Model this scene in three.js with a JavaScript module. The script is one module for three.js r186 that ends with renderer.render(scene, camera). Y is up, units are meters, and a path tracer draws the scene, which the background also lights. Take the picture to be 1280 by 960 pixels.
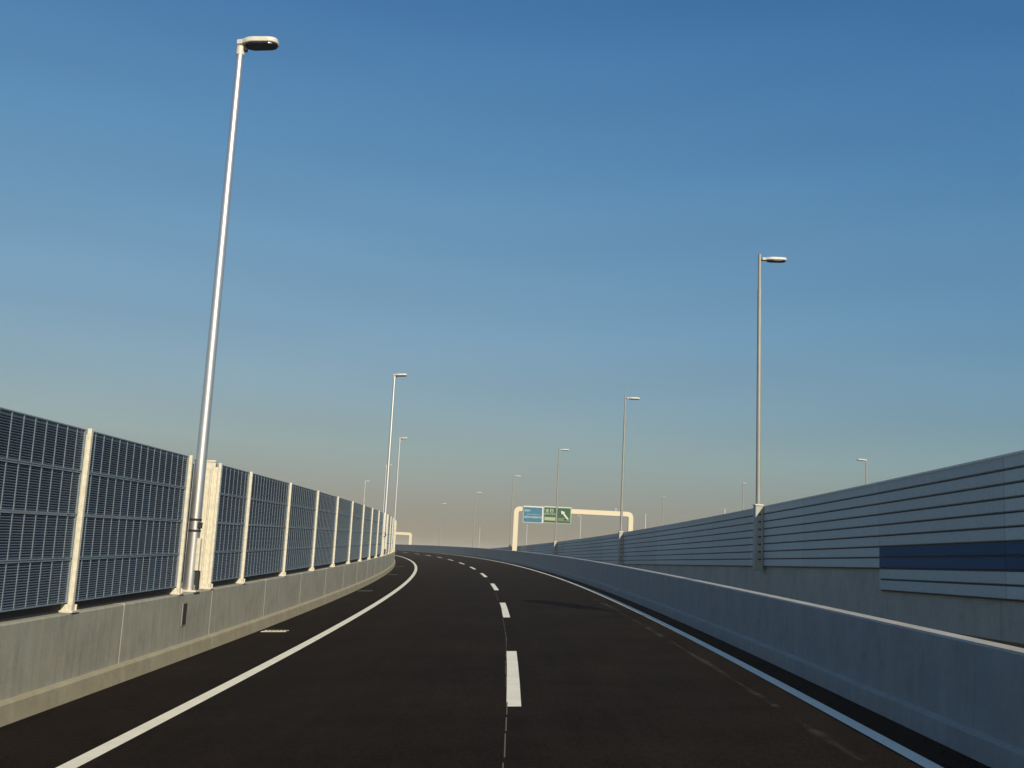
import * as THREE from 'three';
import { mergeGeometries } from 'three/addons/utils/BufferGeometryUtils.js';
import { RoundedBoxGeometry } from 'three/addons/geometries/RoundedBoxGeometry.js';

// ------------------------------------------------------------------ camera, sky, sun, exposure
const F = 1330, HC = 1.84, BANK = 0.05, GRADE = 0.012, PITCH = Math.atan((674 - 480) / F);
const M = new THREE.Matrix4().makeRotationZ(BANK).multiply(new THREE.Matrix4().makeRotationX(GRADE));   // road plane -> world
const scene = new THREE.Scene();
const camera = new THREE.PerspectiveCamera(2 * Math.atan(480 / F) * 180 / Math.PI, 4 / 3, 0.1, 9000);
{
  const cm = M.clone().multiply(new THREE.Matrix4().makeRotationX(PITCH));
  camera.quaternion.setFromRotationMatrix(cm);
  camera.position.set(0, HC, 0).applyMatrix4(M);
}
const renderer = new THREE.WebGLRenderer({ antialias: true });
renderer.toneMapping = THREE.LinearToneMapping;
renderer.toneMappingExposure = 1.0;
renderer.shadowMap.enabled = true;

const SUN_EL = 27.5 * Math.PI / 180, SUN_AZ = 21.5 * Math.PI / 180;      // azimuth: to the right of straight behind
const sunDir = new THREE.Vector3(Math.sin(SUN_AZ) * Math.cos(SUN_EL), Math.sin(SUN_EL), Math.cos(SUN_AZ) * Math.cos(SUN_EL));
const s2l = c => { c /= 255; return c <= 0.04045 ? c / 12.92 : Math.pow((c + 0.055) / 1.055, 2.4); };
{
  // clear evening sky away from the sun: pale tan haze at the horizon, deepening blue above
  const stops = [[-90, 92, 88, 78], [-8, 120, 114, 102], [-1.5, 140, 130, 110], [0.5, 145, 136, 117], [2.4, 150, 150, 140], [5.2, 147, 166, 165], [8, 136, 164, 178],
    [12, 119, 157, 184], [20.5, 90, 138, 178], [29, 64, 114, 163], [45, 54, 99, 148], [90, 50, 90, 134]];
  const w = 512, h = 512, data = new Float32Array(w * h * 4);
  for (let j = 0; j < h; j++) {
    const el = ((j + 0.5) / h - 0.5) * 180;
    let k = 0; while (k < stops.length - 2 && el > stops[k + 1][0]) k++;
    const a = stops[k], b = stops[k + 1]; let t = Math.min(1, Math.max(0, (el - a[0]) / (b[0] - a[0])));
    for (let i = 0; i < w; i++) {
      const p = (j * w + i) * 4;
      // clear air scatters least at right angles to the sun's bearing, and least of all in red
      const phi = ((i + 0.5) / w - 0.5) * 2 * Math.PI, co = (Math.cos(phi) * sunDir.x + Math.sin(phi) * sunDir.z) / Math.cos(SUN_EL), si = (1 - co * co) * Math.min(1, 0.45 + Math.max(0, el) / 14);
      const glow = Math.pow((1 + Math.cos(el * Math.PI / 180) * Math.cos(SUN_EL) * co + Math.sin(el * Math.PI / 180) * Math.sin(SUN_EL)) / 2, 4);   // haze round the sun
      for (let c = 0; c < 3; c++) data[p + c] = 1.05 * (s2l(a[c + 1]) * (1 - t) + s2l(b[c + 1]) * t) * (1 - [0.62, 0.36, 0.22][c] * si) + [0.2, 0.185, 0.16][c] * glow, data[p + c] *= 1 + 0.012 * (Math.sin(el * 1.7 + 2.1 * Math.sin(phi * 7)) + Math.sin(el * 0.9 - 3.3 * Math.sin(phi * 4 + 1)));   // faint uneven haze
      data[p + 3] = 1;
    }
  }
  const sky = new THREE.DataTexture(data, w, h, THREE.RGBAFormat, THREE.FloatType);
  sky.mapping = THREE.EquirectangularReflectionMapping; sky.magFilter = THREE.LinearFilter; sky.minFilter = THREE.LinearFilter; sky.needsUpdate = true;
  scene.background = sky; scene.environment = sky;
}
const sun = new THREE.DirectionalLight(new THREE.Color(1, 0.87, 0.66), 4.8);
sun.position.copy(sunDir).multiplyScalar(150); sun.target.position.set(0, 0, -60);
sun.position.add(sun.target.position);
sun.castShadow = true; sun.shadow.mapSize.set(4096, 4096); sun.shadow.radius = 1;
Object.assign(sun.shadow.camera, { left: -90, right: 90, top: 130, bottom: -130, near: 1, far: 500 });
scene.add(sun, sun.target);

// ------------------------------------------------------------------ helpers
let seed = 12345;
const rnd = () => { seed |= 0; seed = seed + 0x6D2B79F5 | 0; let t = Math.imul(seed ^ seed >>> 15, 1 | seed); t = t + Math.imul(t ^ t >>> 7, 61 | t) ^ t; return ((t ^ t >>> 14) >>> 0) / 4294967296; };
const V = (x, y, z) => new THREE.Vector3(x, y, z);
const S0 = 12, R = 650;
const path = s => s < S0 ? [0, s, 0] : [-(R - R * Math.cos((s - S0) / R)), S0 + R * Math.sin((s - S0) / R), (s - S0) / R];
// a point at arc length s, OFF metres right of the lane line, H metres straight up from the road plane
function W(off, s, h = 0) {
  const [x, d, th] = path(s);
  const p = V(x + off * Math.cos(th), 0, -(d + off * Math.sin(th))).applyMatrix4(M);
  p.y += h; return p;
}
// photograph pixel at forward distance d
function fromPixel(px, py, d) {
  const r = V((px - 640) / F, -(py - 480) / F, -1).applyAxisAngle(V(1, 0, 0), PITCH);
  r.multiplyScalar(d / -r.z); r.y += HC; return r.applyMatrix4(M);
}
const taken = {};
const numbered = n => { const k = taken[n] = (taken[n] ?? -1) + 1; return k ? n + '_' + String(k).padStart(3, '0') : n; };
function shadows(o) { o.traverse(m => { if (m.isMesh) { m.castShadow = true; m.receiveShadow = true; } }); return o; }
function tag(o, label, category, group, kind) {
  if (label) o.userData.label = label; if (category) o.userData.category = category;
  if (group) o.userData.group = group; if (kind) o.userData.kind = kind; return o;
}
function thing(name, at, label, category, group, kind) {
  const g = new THREE.Group(); g.name = numbered(name); g.position.copy(at); scene.add(g);
  return tag(g, label, category, group, kind);
}
function part(name, geo, mat, parent) {
  const m = new THREE.Mesh(geo, mat); m.name = name; m.castShadow = m.receiveShadow = true; parent.add(m); return m;
}
// world-space geometry under a group that only has a position
function wpart(name, geo, mat, parent) { geo.translate(-parent.position.x, -parent.position.y, -parent.position.z); return part(name, geo, mat, parent); }
// uv in metres from the dominant side of each face
function boxUV(g, turn = false) {
  if (g.index) g = g.toNonIndexed();
  const p = g.attributes.position, n = g.attributes.normal, uv = new Float32Array(p.count * 2);
  for (let i = 0; i < p.count; i++) {
    const x = p.getX(i), y = p.getY(i), z = p.getZ(i), ax = Math.abs(n.getX(i)), ay = Math.abs(n.getY(i)), az = Math.abs(n.getZ(i));
    let u, v; if (ax >= ay && ax >= az) [u, v] = [z, y]; else if (ay >= az) [u, v] = [x, z]; else [u, v] = [x, y];
    uv[2 * i] = turn ? v : u; uv[2 * i + 1] = turn ? u : v;
  }
  g.setAttribute('uv', new THREE.BufferAttribute(uv, 2)); return g;
}
const box = (w, h, d, x = 0, y = 0, z = 0, r = 0) => { const g = boxUV(r ? new RoundedBoxGeometry(w, h, d, 2, r) : new THREE.BoxGeometry(w, h, d)); g.translate(x, y, z); return g; };
const cyl = (r1, r2, h, x = 0, y = 0, z = 0, n = 16) => { const g = new THREE.CylinderGeometry(r1, r2, h, n).toNonIndexed(); g.translate(x, y, z); return g; };
// sweep a closed profile [[off, h], ...] (anticlockwise seen against travel) along the road from s0 to s1; offFn, hFn shift it with s
function sweep(profile, s0, s1, ds = 2.15, offFn = () => 0, hFn = () => 0, caps = true) {
  const n = Math.max(1, Math.ceil((s1 - s0) / ds)), pos = [], uv = [], closed = profile.length > 2, m = profile.length;
  const P = (i, k) => { const s = s0 + (s1 - s0) * i / n, q = profile[k % m]; return W(q[0] + offFn(s), s, q[1] + hFn(s)); };
  for (let k = 0, per = 0; k < (closed ? m : 1); k++) {
    const a = profile[k], b = profile[(k + 1) % m], len = Math.hypot(b[0] - a[0], b[1] - a[1]);
    for (let i = 0; i < n; i++) {
      const p00 = P(i, k), p10 = P(i + 1, k), p01 = P(i, k + 1), p11 = P(i + 1, k + 1), sa = s0 + (s1 - s0) * i / n, sb = s0 + (s1 - s0) * (i + 1) / n;
      for (const [p, u, v] of [[p00, sa, per], [p10, sb, per], [p11, sb, per + len], [p00, sa, per], [p11, sb, per + len], [p01, sa, per + len]]) { pos.push(p.x, p.y, p.z); uv.push(u, v); }
    }
    per += len;
  }
  if (closed && caps) {
    const tris = THREE.ShapeUtils.triangulateShape(profile.map(q => new THREE.Vector2(q[0], q[1])), []);
    for (const e of [0, n]) for (const t of tris) for (const k of (e ? t : [t[0], t[2], t[1]])) { const p = P(e, k); pos.push(p.x, p.y, p.z); uv.push(profile[k][0], profile[k][1]); }
  }
  const g = new THREE.BufferGeometry();
  g.setAttribute('position', new THREE.Float32BufferAttribute(pos, 3)); g.setAttribute('uv', new THREE.Float32BufferAttribute(uv, 2));
  g.computeVertexNormals(); return g;
}
// frame with its z axis against travel, x to the right; upright (yaw only) or also following the slope
function frame(o, off, s, h, follow = false, ds = 0) {
  const a = W(off, s, h), b = W(off, s + (ds || 0.5), h), t = b.clone().sub(a);
  if (!follow) t.y = 0; t.normalize();
  const right = t.clone().cross(V(0, 1, 0)).normalize(), up = right.clone().cross(t);
  o.position.copy(a); o.quaternion.setFromRotationMatrix(new THREE.Matrix4().makeBasis(right, up, t.clone().negate())); return o;
}

// ------------------------------------------------------------------ textures and materials
function noiseGrid(n) { const g = new Float32Array(n * n); for (let i = 0; i < n * n; i++) g[i] = rnd(); return g; }
const smooth = t => t * t * (3 - 2 * t);
function sampler(n) {       // tiling value noise, x and y in 0..1
  const g = noiseGrid(n);
  return (x, y) => { x = (x % 1 + 1) % 1 * n; y = (y % 1 + 1) % 1 * n; const i = Math.floor(x), j = Math.floor(y), fx = smooth(x - i), fy = smooth(y - j), A = (a, b) => g[(b % n) * n + a % n];
    return (A(i, j) * (1 - fx) + A(i + 1, j) * fx) * (1 - fy) + (A(i, j + 1) * (1 - fx) + A(i + 1, j + 1) * fx) * fy; };
}
function tex(w, h, fn, srgb, repX, repY) {     // fn(x, y) in 0..1 -> [r, g, b] linear 0..1 (stored as bytes, sRGB when a colour)
  const d = new Uint8Array(w * h * 4), enc = c => { c = Math.min(1, Math.max(0, c)); return srgb ? (c <= 0.0031308 ? c * 12.92 : 1.055 * Math.pow(c, 1 / 2.4) - 0.055) : c; };
  for (let j = 0; j < h; j++) for (let i = 0; i < w; i++) { const c = fn((i + 0.5) / w, (j + 0.5) / h), p = (j * w + i) * 4; for (let k = 0; k < 3; k++) d[p + k] = Math.round(enc(c[k]) * 255); d[p + 3] = 255; }
  const t = new THREE.DataTexture(d, w, h); t.wrapS = t.wrapT = THREE.RepeatWrapping; t.magFilter = THREE.LinearFilter; t.minFilter = THREE.LinearMipmapLinearFilter; t.generateMipmaps = true;
  if (srgb) t.colorSpace = THREE.SRGBColorSpace; t.repeat.set(repX, repY); t.needsUpdate = true; return t;
}
const n8 = sampler(8), n16 = sampler(16), n32 = sampler(32), n64 = sampler(64), n128 = sampler(128), n256 = sampler(256), n512 = sampler(512);
const std = o => new THREE.MeshStandardMaterial(o);
function concrete(base, tile, streak, warm = 1) {
  const f = (x, y) => 0.78 + 0.16 * n8(x, y) + 0.12 * n32(x, y) + 0.08 * n128(x, y) + 0.07 * n512(x, y) + streak * (n64(x, y * 0.05) - 0.5) + streak * 0.7 * (n256(x, y * 0.04 + 0.3) - 0.5) - (n512(x + 0.13, y + 0.41) > 0.94 && n64(y, x + 0.2) > 0.5 ? 0.3 : 0) - 0.2 * Math.max(0, n16(x + 0.37, y) + 0.5 * n64(y, x) - 0.95);
  const map = tex(1024, 1024, (x, y) => { const v = f(x, y), w = 0.97 + 0.06 * n16(x + 0.5, y); return [base[0] * v * w, base[1] * v, base[2] * v / w * warm]; }, true, 1 / tile, 1 / tile);
  const bump = tex(512, 512, (x, y) => { const v = 0.5 * n256(x, y) + 0.5 * n512(x, y); return [v, v, v]; }, false, 1 / (tile / 2), 1 / (tile / 2));
  return std({ map, bumpMap: bump, bumpScale: 0.003, roughness: 0.92 });
}
const asphalt = (() => {
  const map = tex(1024, 1024, (x, y) => {
    const big = 0.66 + 0.34 * n8(y * 0.5, x) + 0.3 * n32(y, x * 0.12) + 0.22 * n16(x, y) + 0.14 * n64(x, y);
    const grain = 0.3 + 0.75 * n512(x, y) + 0.6 * n256(x, y); const v = big * grain + (n512(x + 0.31, y + 0.17) > 0.955 ? 1.6 : 0);
    return [0.0118 * v, 0.0086 * v, 0.0064 * v];
  }, true, 1 / 6, 1 / 6);
  const bump = tex(1024, 1024, (x, y) => { const v = 0.6 * n512(x, y) + 0.4 * n256(x + 0.2, y); return [v, v, v]; }, false, 1 / 3, 1 / 3);
  return new THREE.MeshPhysicalMaterial({ map, bumpMap: bump, bumpScale: 0.005, roughness: 0.95, specularIntensity: 0.1 });
})();
const paintMap = (base) => tex(512, 512, (x, y) => { const v = 0.86 + 0.1 * n16(x, y) + 0.1 * n128(x, y) - 0.45 * Math.max(0, n256(x, y) * 0.6 + n64(y, x) * 0.4 - 0.8); return base.map(c => c * v); }, true, 0.5, 0.5);
const paint = std({ map: paintMap([0.84, 0.81, 0.66]), roughness: 0.7 });
const concreteWarm = concrete([0.295, 0.293, 0.235], 4.3, 0.18);
const concreteLedge = concrete([0.33, 0.30, 0.205], 3.1, 0.06);
const concreteGrey = concrete([0.37, 0.365, 0.335], 5.1, 0.09);
const concretePale = concrete([0.385, 0.385, 0.345], 5.7, 0.08);
const sealant = std({ color: new THREE.Color().setRGB(0.50, 0.47, 0.40), roughness: 0.8 });
const metalMap = (base, k = 1) => tex(256, 512, (x, y) => { const v = 1 + k * (0.14 * (n32(x, y) - 0.5) + 0.12 * (n128(x, y) - 0.5) + 0.1 * (n64(x, y * 0.06) - 0.5)); return base.map(c => c * v); }, true, 1, 0.7);
const galvanised = std({ map: metalMap([0.66, 0.66, 0.65], 1.4), metalness: 0.85, roughness: 0.42 });
const dullSteel = std({ map: metalMap([0.30, 0.31, 0.29], 1.6), metalness: 0.35, roughness: 0.55 });
const cream = std({ map: metalMap([0.64, 0.605, 0.49], 1.4), roughness: 0.5 });
const creamGantry = std({ map: metalMap([0.68, 0.61, 0.45], 0.8), roughness: 0.55 });
const housing = std({ map: metalMap([0.62, 0.59, 0.52]), roughness: 0.5 });
const lens = std({ color: new THREE.Color().setRGB(0.012, 0.014, 0.03), roughness: 0.25 });
const matteBlack = std({ color: new THREE.Color().setRGB(0.02, 0.02, 0.022), roughness: 0.8 });
const louverMat = std({ map: metalMap([0.108, 0.152, 0.21], 1.2), metalness: 0.2, roughness: 0.55 });
const ribMat = std({ map: metalMap([0.21, 0.275, 0.325], 1.2), metalness: 0.2, roughness: 0.5 });
const castIron = std({ map: metalMap([0.06, 0.058, 0.055]), roughness: 0.8 });
const plainPanel = std({ map: metalMap([0.25, 0.25, 0.21], 1.2), roughness: 0.6 });
const wallPanel = [0.94, 1, 1.06].map(k => std({ map: metalMap([0.42 * k, 0.49 * k, 0.495 * k], 0.9), roughness: 0.65 }));
const wallBlue = [0.96, 1.05].map(k => std({ map: metalMap([0.008 * k, 0.07 * k, 0.16 * k], 0.9), roughness: 0.9 }));
const wallBack = std({ color: new THREE.Color().setRGB(0.035, 0.042, 0.05), roughness: 0.8 });
const capMat = std({ map: metalMap([0.56, 0.58, 0.58]), roughness: 0.5 });
const earth = std({ map: tex(512, 512, (x, y) => { const v = 0.7 + 0.4 * n16(x, y) + 0.3 * n128(x, y); return [0.14 * v, 0.13 * v, 0.10 * v]; }, true, 1 / 60, 1 / 60), roughness: 1 });

// ------------------------------------------------------------------ ground
{
  const g = new THREE.PlaneGeometry(16000, 16000); g.rotateX(-Math.PI / 2);
  const uv = g.attributes.uv; for (let i = 0; i < uv.count; i++) uv.setXY(i, uv.getX(i) * 16000, uv.getY(i) * 16000);
  const m = new THREE.Mesh(g, earth); m.name = 'ground'; m.position.y = -11; m.receiveShadow = true; scene.add(m); tag(m, 'flat bare ground far below the raised roads', 'ground', null, 'structure');
}

// ------------------------------------------------------------------ our raised road
const SA = -24, SB = 300, LK = -5.06, RK = 3.9;      // kerb faces
const road = new THREE.Group(); road.name = 'road'; scene.add(road); tag(road, 'fresh dark asphalt carriageway curving between two concrete barriers', 'road', null, 'structure');
{
  const g = sweep([[RK + 0.1, 0], [LK - 0.1, 0]], SA, SB, 2);
  part('asphalt_surface', g, asphalt, road);
  const strip = (name, o, w, s0, s1, h, m) => part(name, sweep([[o + w / 2, h], [o - w / 2, h]], s0, s1, 2), m, road);
  strip('edge_line', -3.62, 0.17, SA, SB, 0.004, paint);
  strip('edge_line', 3.43, 0.15, SA, SB, 0.004, paint);
  for (let k = -2; k < 20; k++) strip('lane_dash', 0.02, 0.165, 12.2 + 13.6 * k, 18.1 + 13.6 * k, 0.004, paint);
  // setting-out chalk line beside the dashes, broken
  const chalk = std({ color: new THREE.Color().setRGB(0.13, 0.11, 0.08), roughness: 0.9 });
  const bits = [];
  for (let s = 4; s < 60;) { const l = 0.3 + rnd() * 0.9, w = 0.006 + rnd() * 0.008, o = -0.07 + 0.012 * Math.sin(s * 0.7) + (rnd() - 0.5) * 0.008; if (rnd() < 0.8) bits.push(sweep([[o + w / 2, 0.006], [o - w / 2, 0.006]], s, s + l, 2)); s += l + 0.05 + rnd() * 0.2; }
  tag(part('chalk_marks', mergeGeometries(bits), chalk, road), 'thin broken chalk setting-out line', null, null, 'stuff');
  // pale dust ground into the asphalt beside the edge line
  const dust = std({ color: new THREE.Color().setRGB(0.12, 0.10, 0.075), roughness: 1, transparent: true, alphaMap: tex(512, 1024, (x, y) => { const c = 0.5 + 0.05 * (n8(y, 0.3) - 0.5) * 2, e = Math.max(0, 1 - Math.abs(x - c) * (3.2 + 9 * n16(0.2, y))), q = Math.max(0, n32(0.7, y) * 0.6 + n128(0.4, y) * 0.6 - 0.42); const v = 0.5 * Math.min(0.8, e * q * (0.6 + 2.2 * n512(x, y) * n64(x, y))); return [v, v, v]; }, false, 1, 1) });
  const dg = sweep([[3.14, 0.005], [2.72, 0.005]], 6, 34, 1); { const uv = dg.attributes.uv; for (let i = 0; i < uv.count; i++) uv.setXY(i, uv.getY(i) / 0.42, uv.getX(i) / 14); }
  tag(part('dust_streak', dg, dust, road), 'pale dusty streak along the wheel track', null, null, 'stuff');
}
// drain grates at the foot of the fence-side barrier
for (const [i, s] of [22, 39, 57, 74].entries()) {
  const g = thing('drain_grate', W(LK + 0.5, s, 0.006), ['steel drain grate in the shoulder closest to the big lamp pole', 'second steel drain grate along the fence-side shoulder past the big lamp pole', 'third steel drain grate along the fence-side shoulder past the big lamp pole', 'fourth steel drain grate along the fence-side shoulder past the big lamp pole'][i], 'drain', 'drain grates along the shoulder');
  frame(g, LK + 0.36, s, 0.006, true);
  g.quaternion.premultiply(new THREE.Quaternion().setFromAxisAngle(V(0, 0, 1), BANK));
  for (const z of [0.13, -0.13]) part('frame', box(0.5, 0.012, 0.04, 0, 0.004, z), i ? castIron : cream, g);
  for (let k = 0; k < 7; k++) part('bar', box(0.02, 0.012, 0.21, -0.225 + k * 0.075, 0.003, 0), castIron, g);
  part('pit', box(0.48, 0.004, 0.21, 0, -0.001, 0), castIron, g);
}
// the viaduct that carries it
{
  const b = W(0, 40, -1.6); b.y = -11;
  const v = thing('road_viaduct', b, 'concrete viaduct deck and piers carrying the curving dark road', 'viaduct');
  wpart('deck', sweep([[RK + 0.55, -0.03], [LK - 0.75, -0.03], [LK - 0.75, -0.4], [LK + 0.6, -1.5], [RK - 0.6, -1.5], [RK + 0.55, -0.4]], SA, SB, 4), concretePale, v);
  for (let s = -10; s < 300; s += 38) { const p = W(-0.6, s, -1.48); const h = p.y + 11; const g = box(3.2, h, 1.8, 0, h / 2, 0, 0.15); const y = Math.atan2(0, 1) + path(s)[2]; g.rotateY(y); g.translate(p.x, -11, p.z); wpart('pier', g, concretePale, v); }
}
// ------------------------------------------------------------------ concrete barriers
const CT = 1.0;                                       // height of the fence-side barrier
{
  const b = thing('concrete_barrier', W(LK - 0.3, 10), 'sunlit concrete barrier carrying the louvred fence beside the wide shoulder', 'barrier');
  const f = LK - 0.09, P0 = 14.3 - 8 * 4.3;
  for (let k = 0; k < 36; k++) {
    const s0 = P0 + 4.3 * k, s1 = s0 + 4.3;
    wpart('wall_segment', sweep([[LK - 0.65, 0.0], [f, 0.0], [f, CT - 0.02], [f - 0.02, CT], [LK - 0.63, CT], [LK - 0.65, CT - 0.02]].reverse(), s0 + 0.008, s1 - 0.008, 2.15), concreteWarm, b);
    wpart('joint_seal', sweep([[LK - 0.62, 0.02], [f + 0.003, 0.02], [f + 0.003, CT + 0.002], [LK - 0.62, CT + 0.002]].reverse(), s1 - 0.014, s1 + 0.014, 1), sealant, b);
    wpart('kerb', sweep([[f + 0.001, -0.01], [LK, -0.01], [LK - 0.012, 0.2], [LK - 0.03, 0.225], [f + 0.001, 0.235]].reverse(), s0 + 0.004, s1 - 0.004, 2.15), k % 2 ? concreteLedge : concreteLedge, b);
  }
  const slot = wpart('cable_slot', sweep([[f - 0.002, 0.52], [f + 0.012, 0.52], [f + 0.012, 0.84], [f - 0.002, 0.84]].reverse(), 16.95, 17.13, 1), matteBlack, b);  // raised black plate; its colour stands in for shade inside the slot
  wpart('slot_frame', sweep([[f - 0.002, 0.5], [f + 0.008, 0.5], [f + 0.008, 0.86], [f - 0.002, 0.86]].reverse(), 16.92, 17.16, 1), dullSteel, b);
}
const CR = 0.95;
{
  const b = thing('concrete_barrier', W(RK + 0.2, 10), 'shaded low concrete barrier with a sunlit top beside the shadowed edge line', 'barrier');
  const f = RK + 0.05;
  for (let k = 0; k < 22; k++) {
    const s0 = SA + 14 * k, s1 = Math.min(SB, s0 + 14);
    wpart('wall_segment', sweep([[f, 0.0], [RK + 0.29, 0.0], [RK + 0.29, CR - 0.015], [RK + 0.275, CR], [f + 0.06, CR], [f + 0.045, CR - 0.02]].reverse(), s0 + 0.003, s1 - 0.003, 2), concreteGrey, b);
    wpart('kerb', sweep([[RK, -0.01], [f + 0.015, -0.01], [f + 0.015, 0.225], [RK + 0.02, 0.215], [RK + 0.008, 0.19]].reverse(), s0 + 0.003, s1 - 0.003, 2), concreteGrey, b);
  }
}

// ------------------------------------------------------------------ louvred fence on the sunlit barrier
const FO = LK - 0.2, FP = 4.13, FH = 2.08, POST0 = 12.65;
const recess = new Set([1, 9, 17].map(k => k));        // bays that step back round a lamp pole
const lampS = [17.6, 56.2, 92.5, 127, 163];
{
  const fence = thing('louvred_fence', W(FO, POST0, CT), 'tall dark louvred sound fence with pale steel posts on concrete barrier', 'fence');
  const post = new THREE.Group(); post.name = 'post';
  const flange = mergeGeometries([box(0.052, FH + 0.05, 0.06, 0.062, (FH + 0.05) / 2 + 0.025, 0, 0.006), box(0.02, FH - 0.03, 0.12, -0.068, (FH - 0.03) / 2 + 0.025, 0), box(0.097, FH - 0.02, 0.012, -0.012, (FH - 0.02) / 2 + 0.025, 0)]);
  const plateGeo = box(0.25, 0.025, 0.22, 0.0, 0.0125, 0, 0.004), boltGeo = cyl(0.016, 0.016, 0.07, 0, 0, 0, 8), stiffGeo = box(0.16, 0.07, 0.012, 0.02, 0.06, 0.06);
  const addPost = (s, off = FO, yaw = 0) => {
    const g = new THREE.Group(); g.name = 'post'; fence.add(g); frame(g, off, s, CT); g.position.sub(fence.position);
    part('steel_section', flange, cream, g); part('base_plate', plateGeo, cream, g); part('stiffener', stiffGeo, cream, g);
    for (const [x, z] of [[0.085, 0.08], [0.085, -0.08]]) { const m = part('anchor_bolt', boltGeo, cream, g); m.position.set(x, 0.055, z); }
    return g;
  };
  const PH = 0.502, y0 = 0.11, gap = 0.008;            // four panels in a bay
  const panelGeo = {};
  function makePanelGeos(L) {
    if (panelGeo[L]) return panelGeo[L];
    const slats = [], ribs = [], n = 17, nr = Math.max(3, Math.round(L / 0.28));
    for (let i = 0; i < n; i++) { const g = box(0.02, 0.012, L - 0.09, 0, 0, 0); g.rotateZ(-0.5); g.translate(0.008, 0.014 + (i + 0.5) * (PH - 0.028) / n, 0); slats.push(g); }
    const rg = box(0.006, PH - 0.028, 0.018, 0.0225, PH / 2, 0);
    const rz = []; for (let i = 1; i < nr; i++) rz.push(-L / 2 + L * i / nr);
    for (const z of rz) { const g = rg.clone(); g.translate(0, 0, z); ribs.push(g); }
    return panelGeo[L] = { slats: mergeGeometries(slats), ribs: mergeGeometries(ribs), rg, rz,
      back: box(0.02, PH + 0.006, L - 0.02, -0.05, PH / 2, 0), rail: mergeGeometries([box(0.034, 0.014, L - 0.05, 0.012, PH - 0.007, 0), box(0.034, 0.014, L - 0.05, 0.012, 0.007, 0), box(0.034, PH - 0.028, 0.03, 0.012, PH / 2, L / 2 - 0.04), box(0.034, PH - 0.028, 0.03, 0.012, PH / 2, -L / 2 + 0.04)]) };
  }
  const addBay = (sa, sb, near) => {
    const L = Math.round((sb - sa - 0.03) * 100) / 100, G = makePanelGeos(L);
    { const q = new THREE.Group(); q.name = 'gap_shade'; fence.add(q); frame(q, FO, (sa + sb) / 2, CT, true); q.position.sub(fence.position); part('dark_strip', box(0.03, 0.112, L - 0.1, -0.045, 0.058, 0), matteBlack, q); }  // dark strip added behind the bottom gap, standing in for its shade
    for (let r = 0; r < 4; r++) {
      const p = new THREE.Group(); p.name = 'panel'; fence.add(p); frame(p, FO, (sa + sb) / 2, CT + y0 + r * (PH + gap), true); p.position.sub(fence.position);
      part('backing_sheet', G.back, louverMat, p); part('frame', G.rail, ribMat, p);
      tag(part('louvres', G.slats, louverMat, p), null, null, null, 'stuff');
      if (near) for (const z of G.rz) part('rib', G.rg, ribMat, p).position.z = z;
      else tag(part('ribs', G.ribs, ribMat, p), null, null, null, 'stuff');
    }
  };
  const KN = -6, KM = 26;
  for (let k = KN; k <= KM; k++) {
    const s = POST0 + FP * k; addPost(s);
    if (k === KM) break;
    const lamp = lampS.find(l => l > s && l < s + FP);
    if (lamp === undefined) { addBay(s, s + FP, k >= -2 && k < 4); continue; }
    const a = s, b = lamp + 0.95;                      // recess behind the lamp pole, then a short louvred panel
    addPost(b);
    addBay(b, s + FP, k < 4);
    const yB = FO - 0.42;
    for (let r = 0; r < 4; r++) {
      const h0 = CT + y0 + r * (PH + gap), back = new THREE.Group(); back.name = 'plain_panel'; fence.add(back);
      frame(back, yB, (a + b) / 2, h0, true); back.position.sub(fence.position);
      part('sheet', box(0.05, PH, b - a - 0.04, 0, PH / 2, 0), plainPanel, back);
    }
    // return faces of the recess
    const ret = (s_, name, mat, hh, cap) => { const g = new THREE.Group(); g.name = name; fence.add(g); frame(g, FO, s_, CT + 0.03); g.position.sub(fence.position);
      part('sheet', box(0.36, hh + 0.06, 0.05, -0.2, (hh + 0.06) / 2, 0), mat, g); part('fold', box(0.02, hh + 0.02, 0.02, -0.17, (hh + 0.02) / 2 + 0.01, 0.034), mat, g); if (cap) part('cap', box(0.38, 0.03, 0.08, -0.2, hh + 0.075, 0), mat, g); };
    ret(b + 0.005, 'return_panel', cream, FH, true); ret(a + 0.095, 'return_panel', plainPanel, FH - 0.1, false);
  }
}

// ------------------------------------------------------------------ lamps
function headGeometry() {
  const sh = new THREE.Shape(); sh.moveTo(0, -0.05); sh.lineTo(0.10, -0.07); sh.quadraticCurveTo(0.2, -0.15, 0.32, -0.158); sh.lineTo(0.62, -0.15); sh.quadraticCurveTo(0.75, -0.13, 0.77, -0.05); sh.lineTo(0.77, 0.05);
  sh.quadraticCurveTo(0.75, 0.13, 0.62, 0.15); sh.lineTo(0.32, 0.158); sh.quadraticCurveTo(0.2, 0.15, 0.10, 0.07); sh.lineTo(0, 0.05); sh.closePath();
  const g = new THREE.ExtrudeGeometry(sh, { depth: 0.05, bevelEnabled: true, bevelThickness: 0.022, bevelSize: 0.02, bevelSegments: 3, curveSegments: 6 }); g.rotateX(-Math.PI / 2);
  const l = new THREE.Shape(); l.moveTo(0.15, -0.075); l.quadraticCurveTo(0.22, -0.145, 0.33, -0.15); l.lineTo(0.62, -0.143); l.quadraticCurveTo(0.74, -0.12, 0.755, -0.05); l.lineTo(0.755, 0.05); l.quadraticCurveTo(0.74, 0.12, 0.62, 0.143); l.lineTo(0.33, 0.15); l.quadraticCurveTo(0.22, 0.145, 0.15, 0.075); l.closePath();
  const u = new THREE.ExtrudeGeometry(l, { depth: 0.03, bevelEnabled: false, curveSegments: 6 }); u.rotateX(-Math.PI / 2); u.translate(0, -0.046, 0);
  return [g, u];
}
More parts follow.
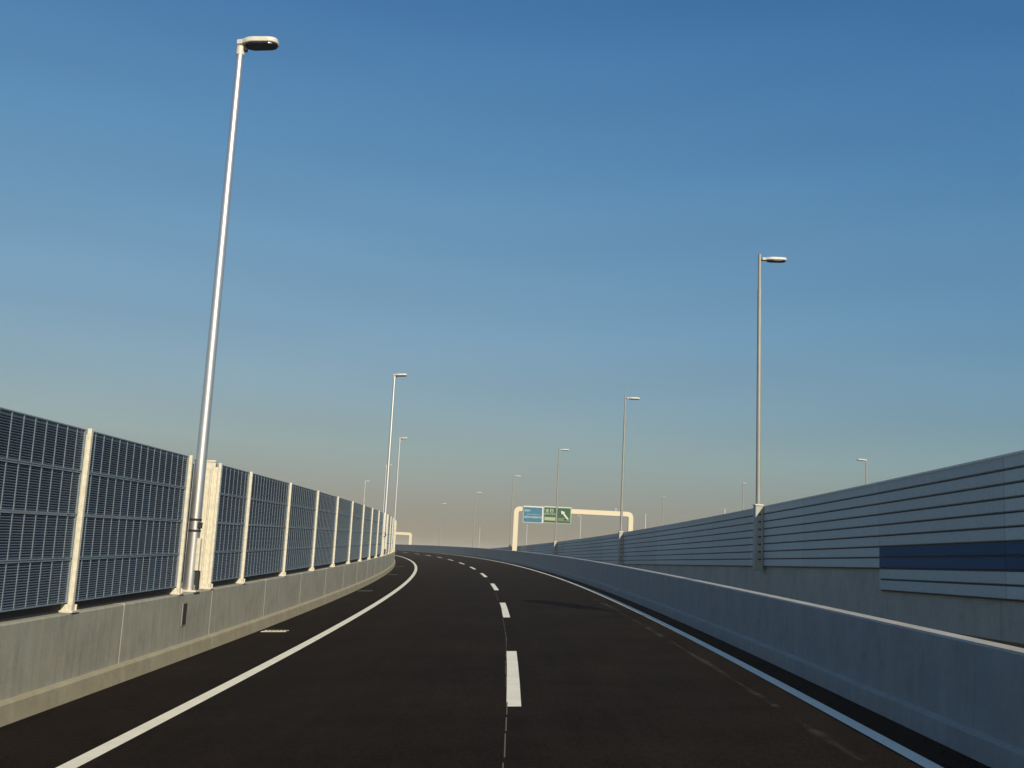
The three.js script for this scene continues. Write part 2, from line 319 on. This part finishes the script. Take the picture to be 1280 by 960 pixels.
const [headGeo, lensGeo] = headGeometry();
function poleGeo(len, r0, r1) { const g = new THREE.CylinderGeometry(r1, r0, len, 28, 1); g.translate(0, len / 2, 0); return g; }
// a lamp built in its own group: arm towards +x
function addHead(g, len, x, mat, tilt) {
  const h = new THREE.Group(); h.name = 'lamp_head'; h.position.set(x, len, 0); h.rotation.z = tilt; g.add(h);
  part('housing', headGeo, mat, h); part('lens', lensGeo, lens, h); return h;
}
const leftLabels = ['tall shiny lamp pole standing in the fence recess next to cable slot', 'shiny lamp pole second along the louvred fence, dark lamp head', 'shiny lamp pole third along the louvred fence, beside fence end', 'shiny lamp pole fourth along the fence side, behind the louvred panels', 'short-looking shiny lamp pole farthest along behind the louvred fence'];
const LEFTLEN = 9.37;
{
  lampS.forEach((s, i) => {
    const g = thing('lamp_pole', V(0, 0, 0), leftLabels[i], 'lamp pole', 'lamp poles along the louvred fence');
    frame(g, FO - 0.01, s, CT);
    part('pole', poleGeo(LEFTLEN, 0.096, 0.062), galvanised, g);
    part('base_plate', box(0.3, 0.03, 0.3, 0, 0.015, 0, 0.005), cream, g);
    if (i < 3) {
      for (const [x, z] of [[0.11, 0.11], [0.11, -0.11], [-0.11, 0.11], [-0.11, -0.11]]) part('anchor_bolt', cyl(0.016, 0.016, 0.09, x, 0.07, z, 8), dullSteel, g);
      for (const y of [0.98, 1.16]) part('strap', cyl(0.1, 0.1, 0.035, 0, y, 0, 20), matteBlack, g);
      part('cable_box', box(0.07, 0.1, 0.07, 0.09, 1.07, 0.04, 0.008), matteBlack, g);
      part('access_cover', box(0.06, 0.52, 0.1, 0.105, 0.6, 0.03, 0.012), cream, g);
      part('cable_box', box(0.08, 0.3, 0.09, 0.11, 0.19, 0.0, 0.008), matteBlack, g);
    }
    part('collar', cyl(0.068, 0.072, 0.16, 0, LEFTLEN - 0.02, 0, 20), housing, g);
    part('bracket', box(0.12, 0.07, 0.08, 0.06, LEFTLEN + 0.015, 0, 0.01), matteBlack, g);
    addHead(g, LEFTLEN + 0.1, -0.04, housing, 0.07).scale.x = 0.88;
  });
}

// ------------------------------------------------------------------ right-hand viaduct with its sound wall
const woff = s => 7.83 + 0.0142 * s, wtop = s => 3.58 - 0.0212 * s;
const ROW = 0.236, BAY = 6;
const wallLampS = [14.6, 34, 64, 94, 123.5, 153, 183];
{
  const wall = thing('sound_wall', W(woff(30), 30, wtop(30) - 3), 'grey horizontally grooved sound wall in shade on the neighbouring viaduct', 'wall');
  const s0 = -18.4, n = 40, bayAt = k => s0 + BAY * k;
  for (let k = 0; k < n; k++) {
    const a = bayAt(k), b = a + BAY, deep = a < 23, rows = deep ? 10 : 8, pa = a + 0.007, pb = b - 0.007;
    const bs = -rows * ROW;
    wpart('backing_sheet', sweep([[0.0, bs], [0.09, bs], [0.09, -0.01], [0.0, -0.01]].reverse(), a, b, 3, woff, wtop), wallBack, wall);
    for (let r = 0; r < rows; r++) {
      if (k > 28) continue;
      const t = -r * ROW - 0.004, d = t - ROW + 0.03, blue = deep && (r === 6 || r === 7);
      wpart('panel', sweep([[-0.034, d + 0.012], [-0.005, d], [-0.0002, d], [-0.0002, t], [-0.01, t], [-0.034, t - 0.006]].reverse(), pa, pb, 3, woff, wtop), blue ? wallBlue[(k + r) % 2] : wallPanel[(k * 7 + r * 3) % 3], wall);
    }
    if (k > 28) wpart('panel', sweep([[-0.034, bs], [-0.001, bs], [-0.001, -0.01], [-0.034, -0.01]].reverse(), pa, pb, 3, woff, wtop), wallPanel[1], wall);
    wpart('coping', sweep([[-0.05, -0.01], [0.11, -0.01], [0.11, 0.03], [-0.05, 0.03]].reverse(), a + 0.002, b - 0.002, 3, woff, wtop), capMat, wall);
  }
  // piers that carry the lamp poles
  for (const s of wallLampS) {
    const h = 2.06, p = new THREE.Group(); p.name = 'pole_pier'; wall.add(p); frame(p, woff(s) - 0.19, s, wtop(s) - h + 0.045); p.position.sub(wall.position);
    part('column', box(0.26, h, 0.3, 0.01, h / 2, 0, 0.01), concretePale, p);
    part('cap_plate', box(0.29, 0.02, 0.36, 0, h + 0.01, 0, 0.004), capMat, p);
    for (let r = 1; r < 8; r++) part('clip', box(0.09, 0.05, 0.02, 0.02, h - 0.045 - r * ROW, 0.155), wallBack, p);
  }
}
{
  const b = W(20, 60, 0); b.y = -11;
  const v = thing('neighbouring_viaduct', b, 'broad concrete viaduct beneath the grooved sound wall', 'viaduct');
  const base = s => wtop(s) - 3.02;
  for (let k = 0; k < 20; k++) { const a = -20 + 12 * k + 2, deep = a < 17;
    wpart('parapet', sweep([[0.05, 0], [0.4, 0], [0.4, 1.137], [0.05, 1.137]].reverse(), a, Math.min(a + 11.985, 220), 3, woff, base), concretePale, v); }
  wpart('deck', sweep([[2.0, -0.45], [18.5, -0.45], [18.5, 0.055], [2.0, 0.055]].reverse(), -20, 220, 4, woff, base), concretePale, v);
  wpart('asphalt_surface', sweep([[0.401, 0.06], [18.09, 0.06], [18.09, 0.3], [0.401, 0.3]].reverse(), -20, 220, 4, woff, base), asphalt, v);
  wpart('girder', sweep([[2.2, -2.2], [6.2, -2.2], [6.2, -0.44], [2.2, -0.44]].reverse(), -20, 220, 4, woff, base), concretePale, v);
  wpart('girder', sweep([[12, -2.2], [16, -2.2], [16, -0.44], [12, -0.44]].reverse(), -20, 220, 4, woff, base), concretePale, v);
  for (let s = -8; s < 220; s += 38) { const p = W(woff(s) + 9, s, base(s) - 2.19), h = p.y + 11, g = box(9, h, 2, 0, h / 2, 0, 0.2); g.rotateY(path(s)[2]); g.translate(p.x, -11, p.z); wpart('pier', g, concretePale, v); }
  for (let k = 0; k < 20; k++) { const a = -20 + 12 * k; wpart('outer_parapet', sweep([[18.1, 0.06], [18.5, 0.06], [18.5, 1.1], [18.1, 1.1]].reverse(), a, a + 11.99, 3, woff, base), concretePale, v); }
}
const wallLampLabels = ['grey lamp pole on the sound wall over the blue wall panels', 'grey lamp pole on the sound wall where the plain grey panels begin', 'grey lamp pole on the sound wall, second before the sign gantry', 'thin grey lamp pole crossing behind the green gantry sign', 'thin grey lamp pole beside the foot of the sign gantry', 'faint lamp pole on the sound wall beyond the sign gantry', 'faintest lamp pole farthest along the sound wall beyond the gantry'];
const WLEN = 8.25;
wallLampS.forEach((s, i) => {
  if (i === 0) {                                        // stands beyond the picture's edge; its shadow lies across the road
    const g = thing('sign_post', V(0, 0, 0), 'narrow upright board on a grey post over the blue wall panels', 'sign post'); frame(g, woff(s) - 0.19, s, wtop(s) + 0.065);
    part('pole', poleGeo(WLEN - 1.4, 0.09, 0.07), dullSteel, g); part('board', box(0.75, 2.3, 0.05, 0.02, WLEN - 2.5, 0.1, 0.01), capMat, g); part('base_plate', box(0.26, 0.03, 0.26, 0, 0.01, 0, 0.005), capMat, g);
    for (const y of [1.8, 3.2]) part('clamp', box(0.2, 0.08, 0.12, 0, WLEN - y, 0.05), dullSteel, g);
    return;
  }
  const g = thing('lamp_pole', V(0, 0, 0), wallLampLabels[i], 'lamp pole', 'lamp poles along the sound wall');
  frame(g, woff(s) - 0.19, s, wtop(s) + 0.065);
  if (i === 1) g.rotateZ(0.008);
  part('pole', poleGeo(WLEN - 1.2, 0.08, 0.066), dullSteel, g);
  const up = part('upper_pole', poleGeo(1.25, 0.055, 0.05), dullSteel, g); up.position.y = WLEN - 1.2;
  part('base_plate', box(0.26, 0.03, 0.26, 0, 0.01, 0, 0.005), capMat, g);
  part('collar', cyl(0.07, 0.07, 0.08, 0, WLEN - 1.2, 0, 16), dullSteel, g);
  part('bracket', box(0.1, 0.05, 0.06, 0.08, WLEN - 0.14, 0, 0.008), matteBlack, g);
  addHead(g, WLEN - 0.13, 0.1, housing, 0.02);
});

// ------------------------------------------------------------------ far viaduct beyond, its lamps and gantry
const foff = () => 0, fh = s => 0.4 - 0.014 * s;
{
  const b = W(40, 180, 0); b.y = -11;
  const v = thing('far_viaduct', b, 'far viaduct carrying distant lamp poles behind the sound wall', 'viaduct');
  wpart('deck', sweep([[32, -1.4], [48.5, -1.4], [48.5, 0], [32, 0]].reverse(), 40, 420, 6, foff, fh), concretePale, v);
  wpart('parapet', sweep([[32, 0.001], [32.4, 0.001], [32.4, 0.95], [32, 0.95]].reverse(), 40, 420, 6, foff, fh), concretePale, v);
  wpart('parapet', sweep([[48.1, 0.001], [48.5, 0.001], [48.5, 0.95], [48.1, 0.95]].reverse(), 40, 420, 6, foff, fh), concretePale, v);
  wpart('asphalt_surface', sweep([[48, 0.004], [32.5, 0.004]], 40, 420, 6, foff, fh), asphalt, v);
  for (let s = 45; s < 420; s += 40) { const p = W(40, s, fh(s) - 1.39), h = p.y + 11, g = box(6, h, 2, 0, h / 2, 0, 0.2); g.rotateY(path(s)[2]); g.translate(p.x, -11, p.z); wpart('pier', g, concretePale, v); }
}
// lamps placed by where their tops stand against the sky; their feet rest on the far viaduct
function farLamp(px, py, d, label, group, shiny, arm) {
  const top = fromPixel(px, py, d);
  // arc length and offset of that point, to find the parapet under it
  let best = null; for (let s = 30; s < 420; s += 0.5) { const c = W(0, s), e = Math.hypot(c.x - top.x, c.z - top.z); const t = W(0, s + 0.5).sub(c).setY(0).normalize(), dx = top.x - c.x, dz = top.z - c.z, along = Math.abs(dx * t.x + dz * t.z); if (!best || along < best.along) best = { along, s, off: Math.hypot(dx, dz) * (dx * -t.z + dz * t.x > 0 ? 1 : -1) }; }
  const off = Math.abs(best.off - 32.2) < Math.abs(best.off - 48.3) ? 32.2 : 48.3;
  const foot = W(best.off, best.s, fh(best.s) + (Math.abs(best.off - off) < 0.25 ? 0.95 : 0));
  const g = thing('lamp_pole', V(top.x, foot.y, top.z), label, 'lamp pole', group);
  const len = top.y - foot.y - 0.1; g.rotation.y = path(best.s)[2];
  part('pole', poleGeo(len, shiny ? 0.13 : 0.085, shiny ? 0.1 : 0.06), shiny ? galvanised : dullSteel, g);
  part('base_plate', box(0.34, 0.04, 0.34, 0, 0.02, 0), capMat, g);
  if (arm) { const h = addHead(g, len + 0.06, 0, housing, 0.02); if (arm < 0) h.rotation.y = Math.PI; if (!shiny && arm > 0) g.rotation.y += 0.9; }
  return [best.s, best.off, len];
}
const fars = [
  [1083, 575, 86, 'thin lamp pole peeking over the tallest stretch of grooved wall', 'thin lamp poles beyond the sound wall', 0, -1],
  [929, 604, 118, 'thin lamp pole behind the sound wall just before its tallest lamp pole', 'thin lamp poles beyond the sound wall', 0, 1],
  [829, 621, 151, 'thin lamp pole behind the sound wall past the gantry end', 'thin lamp poles beyond the sound wall', 0, 1],
  [906, 635, 156, 'pale pole stub over the sound wall next to its tallest lamp pole', 'pale poles far beyond the sound wall', 1, 0],
  [807, 641, 186, 'pale pole stub just outside the gantry bend over the wall', 'pale poles far beyond the sound wall', 1, 0],
  [726, 645, 217, 'pale distant pole with a head seen under the gantry beam', 'pale poles far beyond the sound wall', 1, -1],
  [659, 655, 250, 'pale distant pole seen under the blue gantry sign', 'pale poles far beyond the sound wall', 1, 0],
  [600, 658, 285, 'pale distant pole standing alone over the low far barrier', 'pale poles far beyond the sound wall', 1, 0],
];
for (const f of fars) farLamp(...f);

// ------------------------------------------------------------------ gantries
function archFrame(L, T, t, depth, R1) {      // box-section portal with rounded shoulders; legs centred on x = 0 and x = L
  const a = t / 2, r2 = Math.max(0.05, R1 - t), sh = new THREE.Shape();
  sh.moveTo(-a, 0); sh.lineTo(-a, T + a - R1); sh.quadraticCurveTo(-a, T + a, -a + R1, T + a); sh.lineTo(L + a - R1, T + a); sh.quadraticCurveTo(L + a, T + a, L + a, T + a - R1); sh.lineTo(L + a, 0);
  sh.lineTo(L - a, 0); sh.lineTo(L - a, T - a - r2); sh.quadraticCurveTo(L - a, T - a, L - a - r2, T - a); sh.lineTo(a + r2, T - a); sh.quadraticCurveTo(a, T - a, a, T - a - r2); sh.lineTo(a, 0); sh.closePath();
  const g = new THREE.ExtrudeGeometry(sh, { depth: depth - 0.08, bevelEnabled: true, bevelThickness: 0.04, bevelSize: 0.04, bevelOffset: -0.04, bevelSegments: 2, curveSegments: 8 }); g.translate(0, 0, -depth / 2 + 0.04); return g;
}
function signTexture(w, h, draw) { const c = document.createElement('canvas'); c.width = w; c.height = h; draw(c.getContext('2d'), w, h); const t = new THREE.CanvasTexture(c); t.colorSpace = THREE.SRGBColorSpace; return t; }
function glyphs(x, cx, cy, n, s, gap) {      // stroke-built characters too small to read
  x.lineWidth = s * 0.13; const st = [[[0, .2, 1, .2], [.5, 0, .5, 1], [0, .6, 1, .6], [0, 1, 1, 1]], [[.1, 0, .1, 1], [.1, 0, .9, 0], [.9, 0, .9, 1], [.1, .5, .9, .5], [.1, 1, .9, 1]], [[.5, 0, 0, 1], [.4, .3, 1, 1], [0, .4, 1, .4]], [[0, .1, 1, .1], [.2, .4, .8, .4], [.2, .4, .2, .9], [.8, .4, .8, .9], [.2, .9, .8, .9]]];
  for (let i = 0; i < n; i++) { x.beginPath(); for (const [a, b, c, d] of st[i % 4]) { x.moveTo(cx + i * (s + gap) + a * s, cy + b * s); x.lineTo(cx + i * (s + gap) + c * s, cy + d * s); } x.stroke(); }
}
{
  const D = 117, tl = fromPixel(645.5, 636, D), tr = fromPixel(788.5, 643.5, D); tr.y = tl.y; tr.z = tl.z;
  const s = 117, foot = W(woff(s), s, wtop(s) - 2.72).y;
  const g = thing('sign_gantry', V(tl.x, foot, tl.z), 'cream bent-pipe gantry holding a blue and a green road sign', 'gantry');
  const L = tr.x - tl.x, T = tl.y - foot;
  part('frame', archFrame(L, T, 0.53, 0.5, 0.72), creamGantry, g);
  part('base_plate', box(0.9, 0.06, 0.9, 0, 0.03, 0), capMat, g); part('corbel', box(1.3, 0.6, 1, 0.25, -0.3, 0), concretePale, g); part('base_plate', box(0.9, 0.06, 0.9, L, 0.03, 0), capMat, g);
  const signAt = (x0, y0, x1, y1) => { const a = fromPixel(x0, y0, D - 0.5), b = fromPixel(x1, y1, D - 0.5); return [(a.x + b.x) / 2 - tl.x, (a.y + b.y) / 2 - foot, b.x - a.x, a.y - b.y]; };
  const mk = (name, label, [cx, cy, w, h], map, edge) => {
    const p = new THREE.Group(); p.name = name; p.position.set(cx, cy, 0.47); g.add(p); tag(p, label);
    part('plate', box(w, h, 0.05, 0, 0, -0.027), edge, p);
    const f = new THREE.PlaneGeometry(w, h); part('face', f, std({ map, color: new THREE.Color().setRGB(0.72, 0.72, 0.72), roughness: 0.55 }), p);
    for (const x of [-w * 0.3, w * 0.3]) part('mount', box(0.1, h * 0.8, 0.14, x, 0, -0.12), dullSteel, p);
  };
  mk('blue_sign', 'blue sign with small white writing', signAt(654.6, 632, 678.6, 654), signTexture(384, 340, (x, w, h) => {
    x.fillStyle = '#eef4f4'; x.fillRect(0, 0, w, h); x.fillStyle = '#2f7d9d'; x.fillRect(6, 26, w - 30, h - 34); x.strokeStyle = '#f2f6f4';
    glyphs(x, 22, 78, 3, 34, 6); x.globalAlpha = 0.7; glyphs(x, 60, 160, 9, 22, 8); x.globalAlpha = 1; glyphs(x, 22, 208, 8, 36, 6); }), capMat);
  mk('green_sign', 'green sign with a slanting white arrow', signAt(680, 632.5, 713.6, 655), signTexture(544, 360, (x, w, h) => {
    x.fillStyle = '#dfe8d6'; x.fillRect(0, 0, w, h); x.fillStyle = '#1f5b34'; x.fillRect(8, 24, w - 16, h - 32); x.strokeStyle = '#dfe8d0'; x.fillStyle = '#dfe8d0';
    x.fillRect(250, 24, 12, 200); glyphs(x, 36, 60, 2, 66, 22); glyphs(x, 20, 150, 6, 30, 6);
    x.fillStyle = '#b9c4a4'; x.fillRect(20, 234, 250, 72); x.fillStyle = '#0f5a36'; x.fillRect(280, 40, 250, 200); x.fillStyle = '#6f8a68'; x.fillRect(280, 240, 230, 70);
    x.strokeStyle = '#eef4e4'; x.lineWidth = 34; x.beginPath(); x.moveTo(480, 262); x.lineTo(376, 122); x.stroke(); x.fillStyle = '#eef4e4'; x.beginPath(); x.moveTo(340, 84); x.lineTo(424, 112); x.lineTo(354, 164); x.fill();
    x.fillStyle = '#1f3a28'; x.fillRect(404, 252, 60, 40); x.fillStyle = '#8fa684'; x.fillRect(520, 24, 10, 300); }), capMat);
  part('camera_box', box(0.25, 0.35, 0.3, L * 0.865, T + 0.45, 0), dullSteel, g); part('camera_stem', cyl(0.04, 0.04, 0.25, L * 0.865, T + 0.3, 0, 8), dullSteel, g);
}
{
  const D = 300, tr = fromPixel(513.5, 667.5, D); const foot = fh(310) + W(40, 310).y - 1;
  const g = thing('distant_gantry', V(tr.x - 16, foot, tr.z), 'small distant cream gantry half hidden by the fence end', 'gantry');
  const T = tr.y - foot;
  part('frame', archFrame(16, T, 0.75, 0.7, 0.85), creamGantry, g);
  part('base_plate', box(1, 0.06, 1, 0, 0.03, 0), capMat, g); part('base_plate', box(1, 0.06, 1, 16, 0.03, 0), capMat, g);
}
scene.fog = new THREE.FogExp2(new THREE.Color(0.80, 0.74, 0.63), 0.0007);
shadows(scene);
renderer.render(scene, camera);
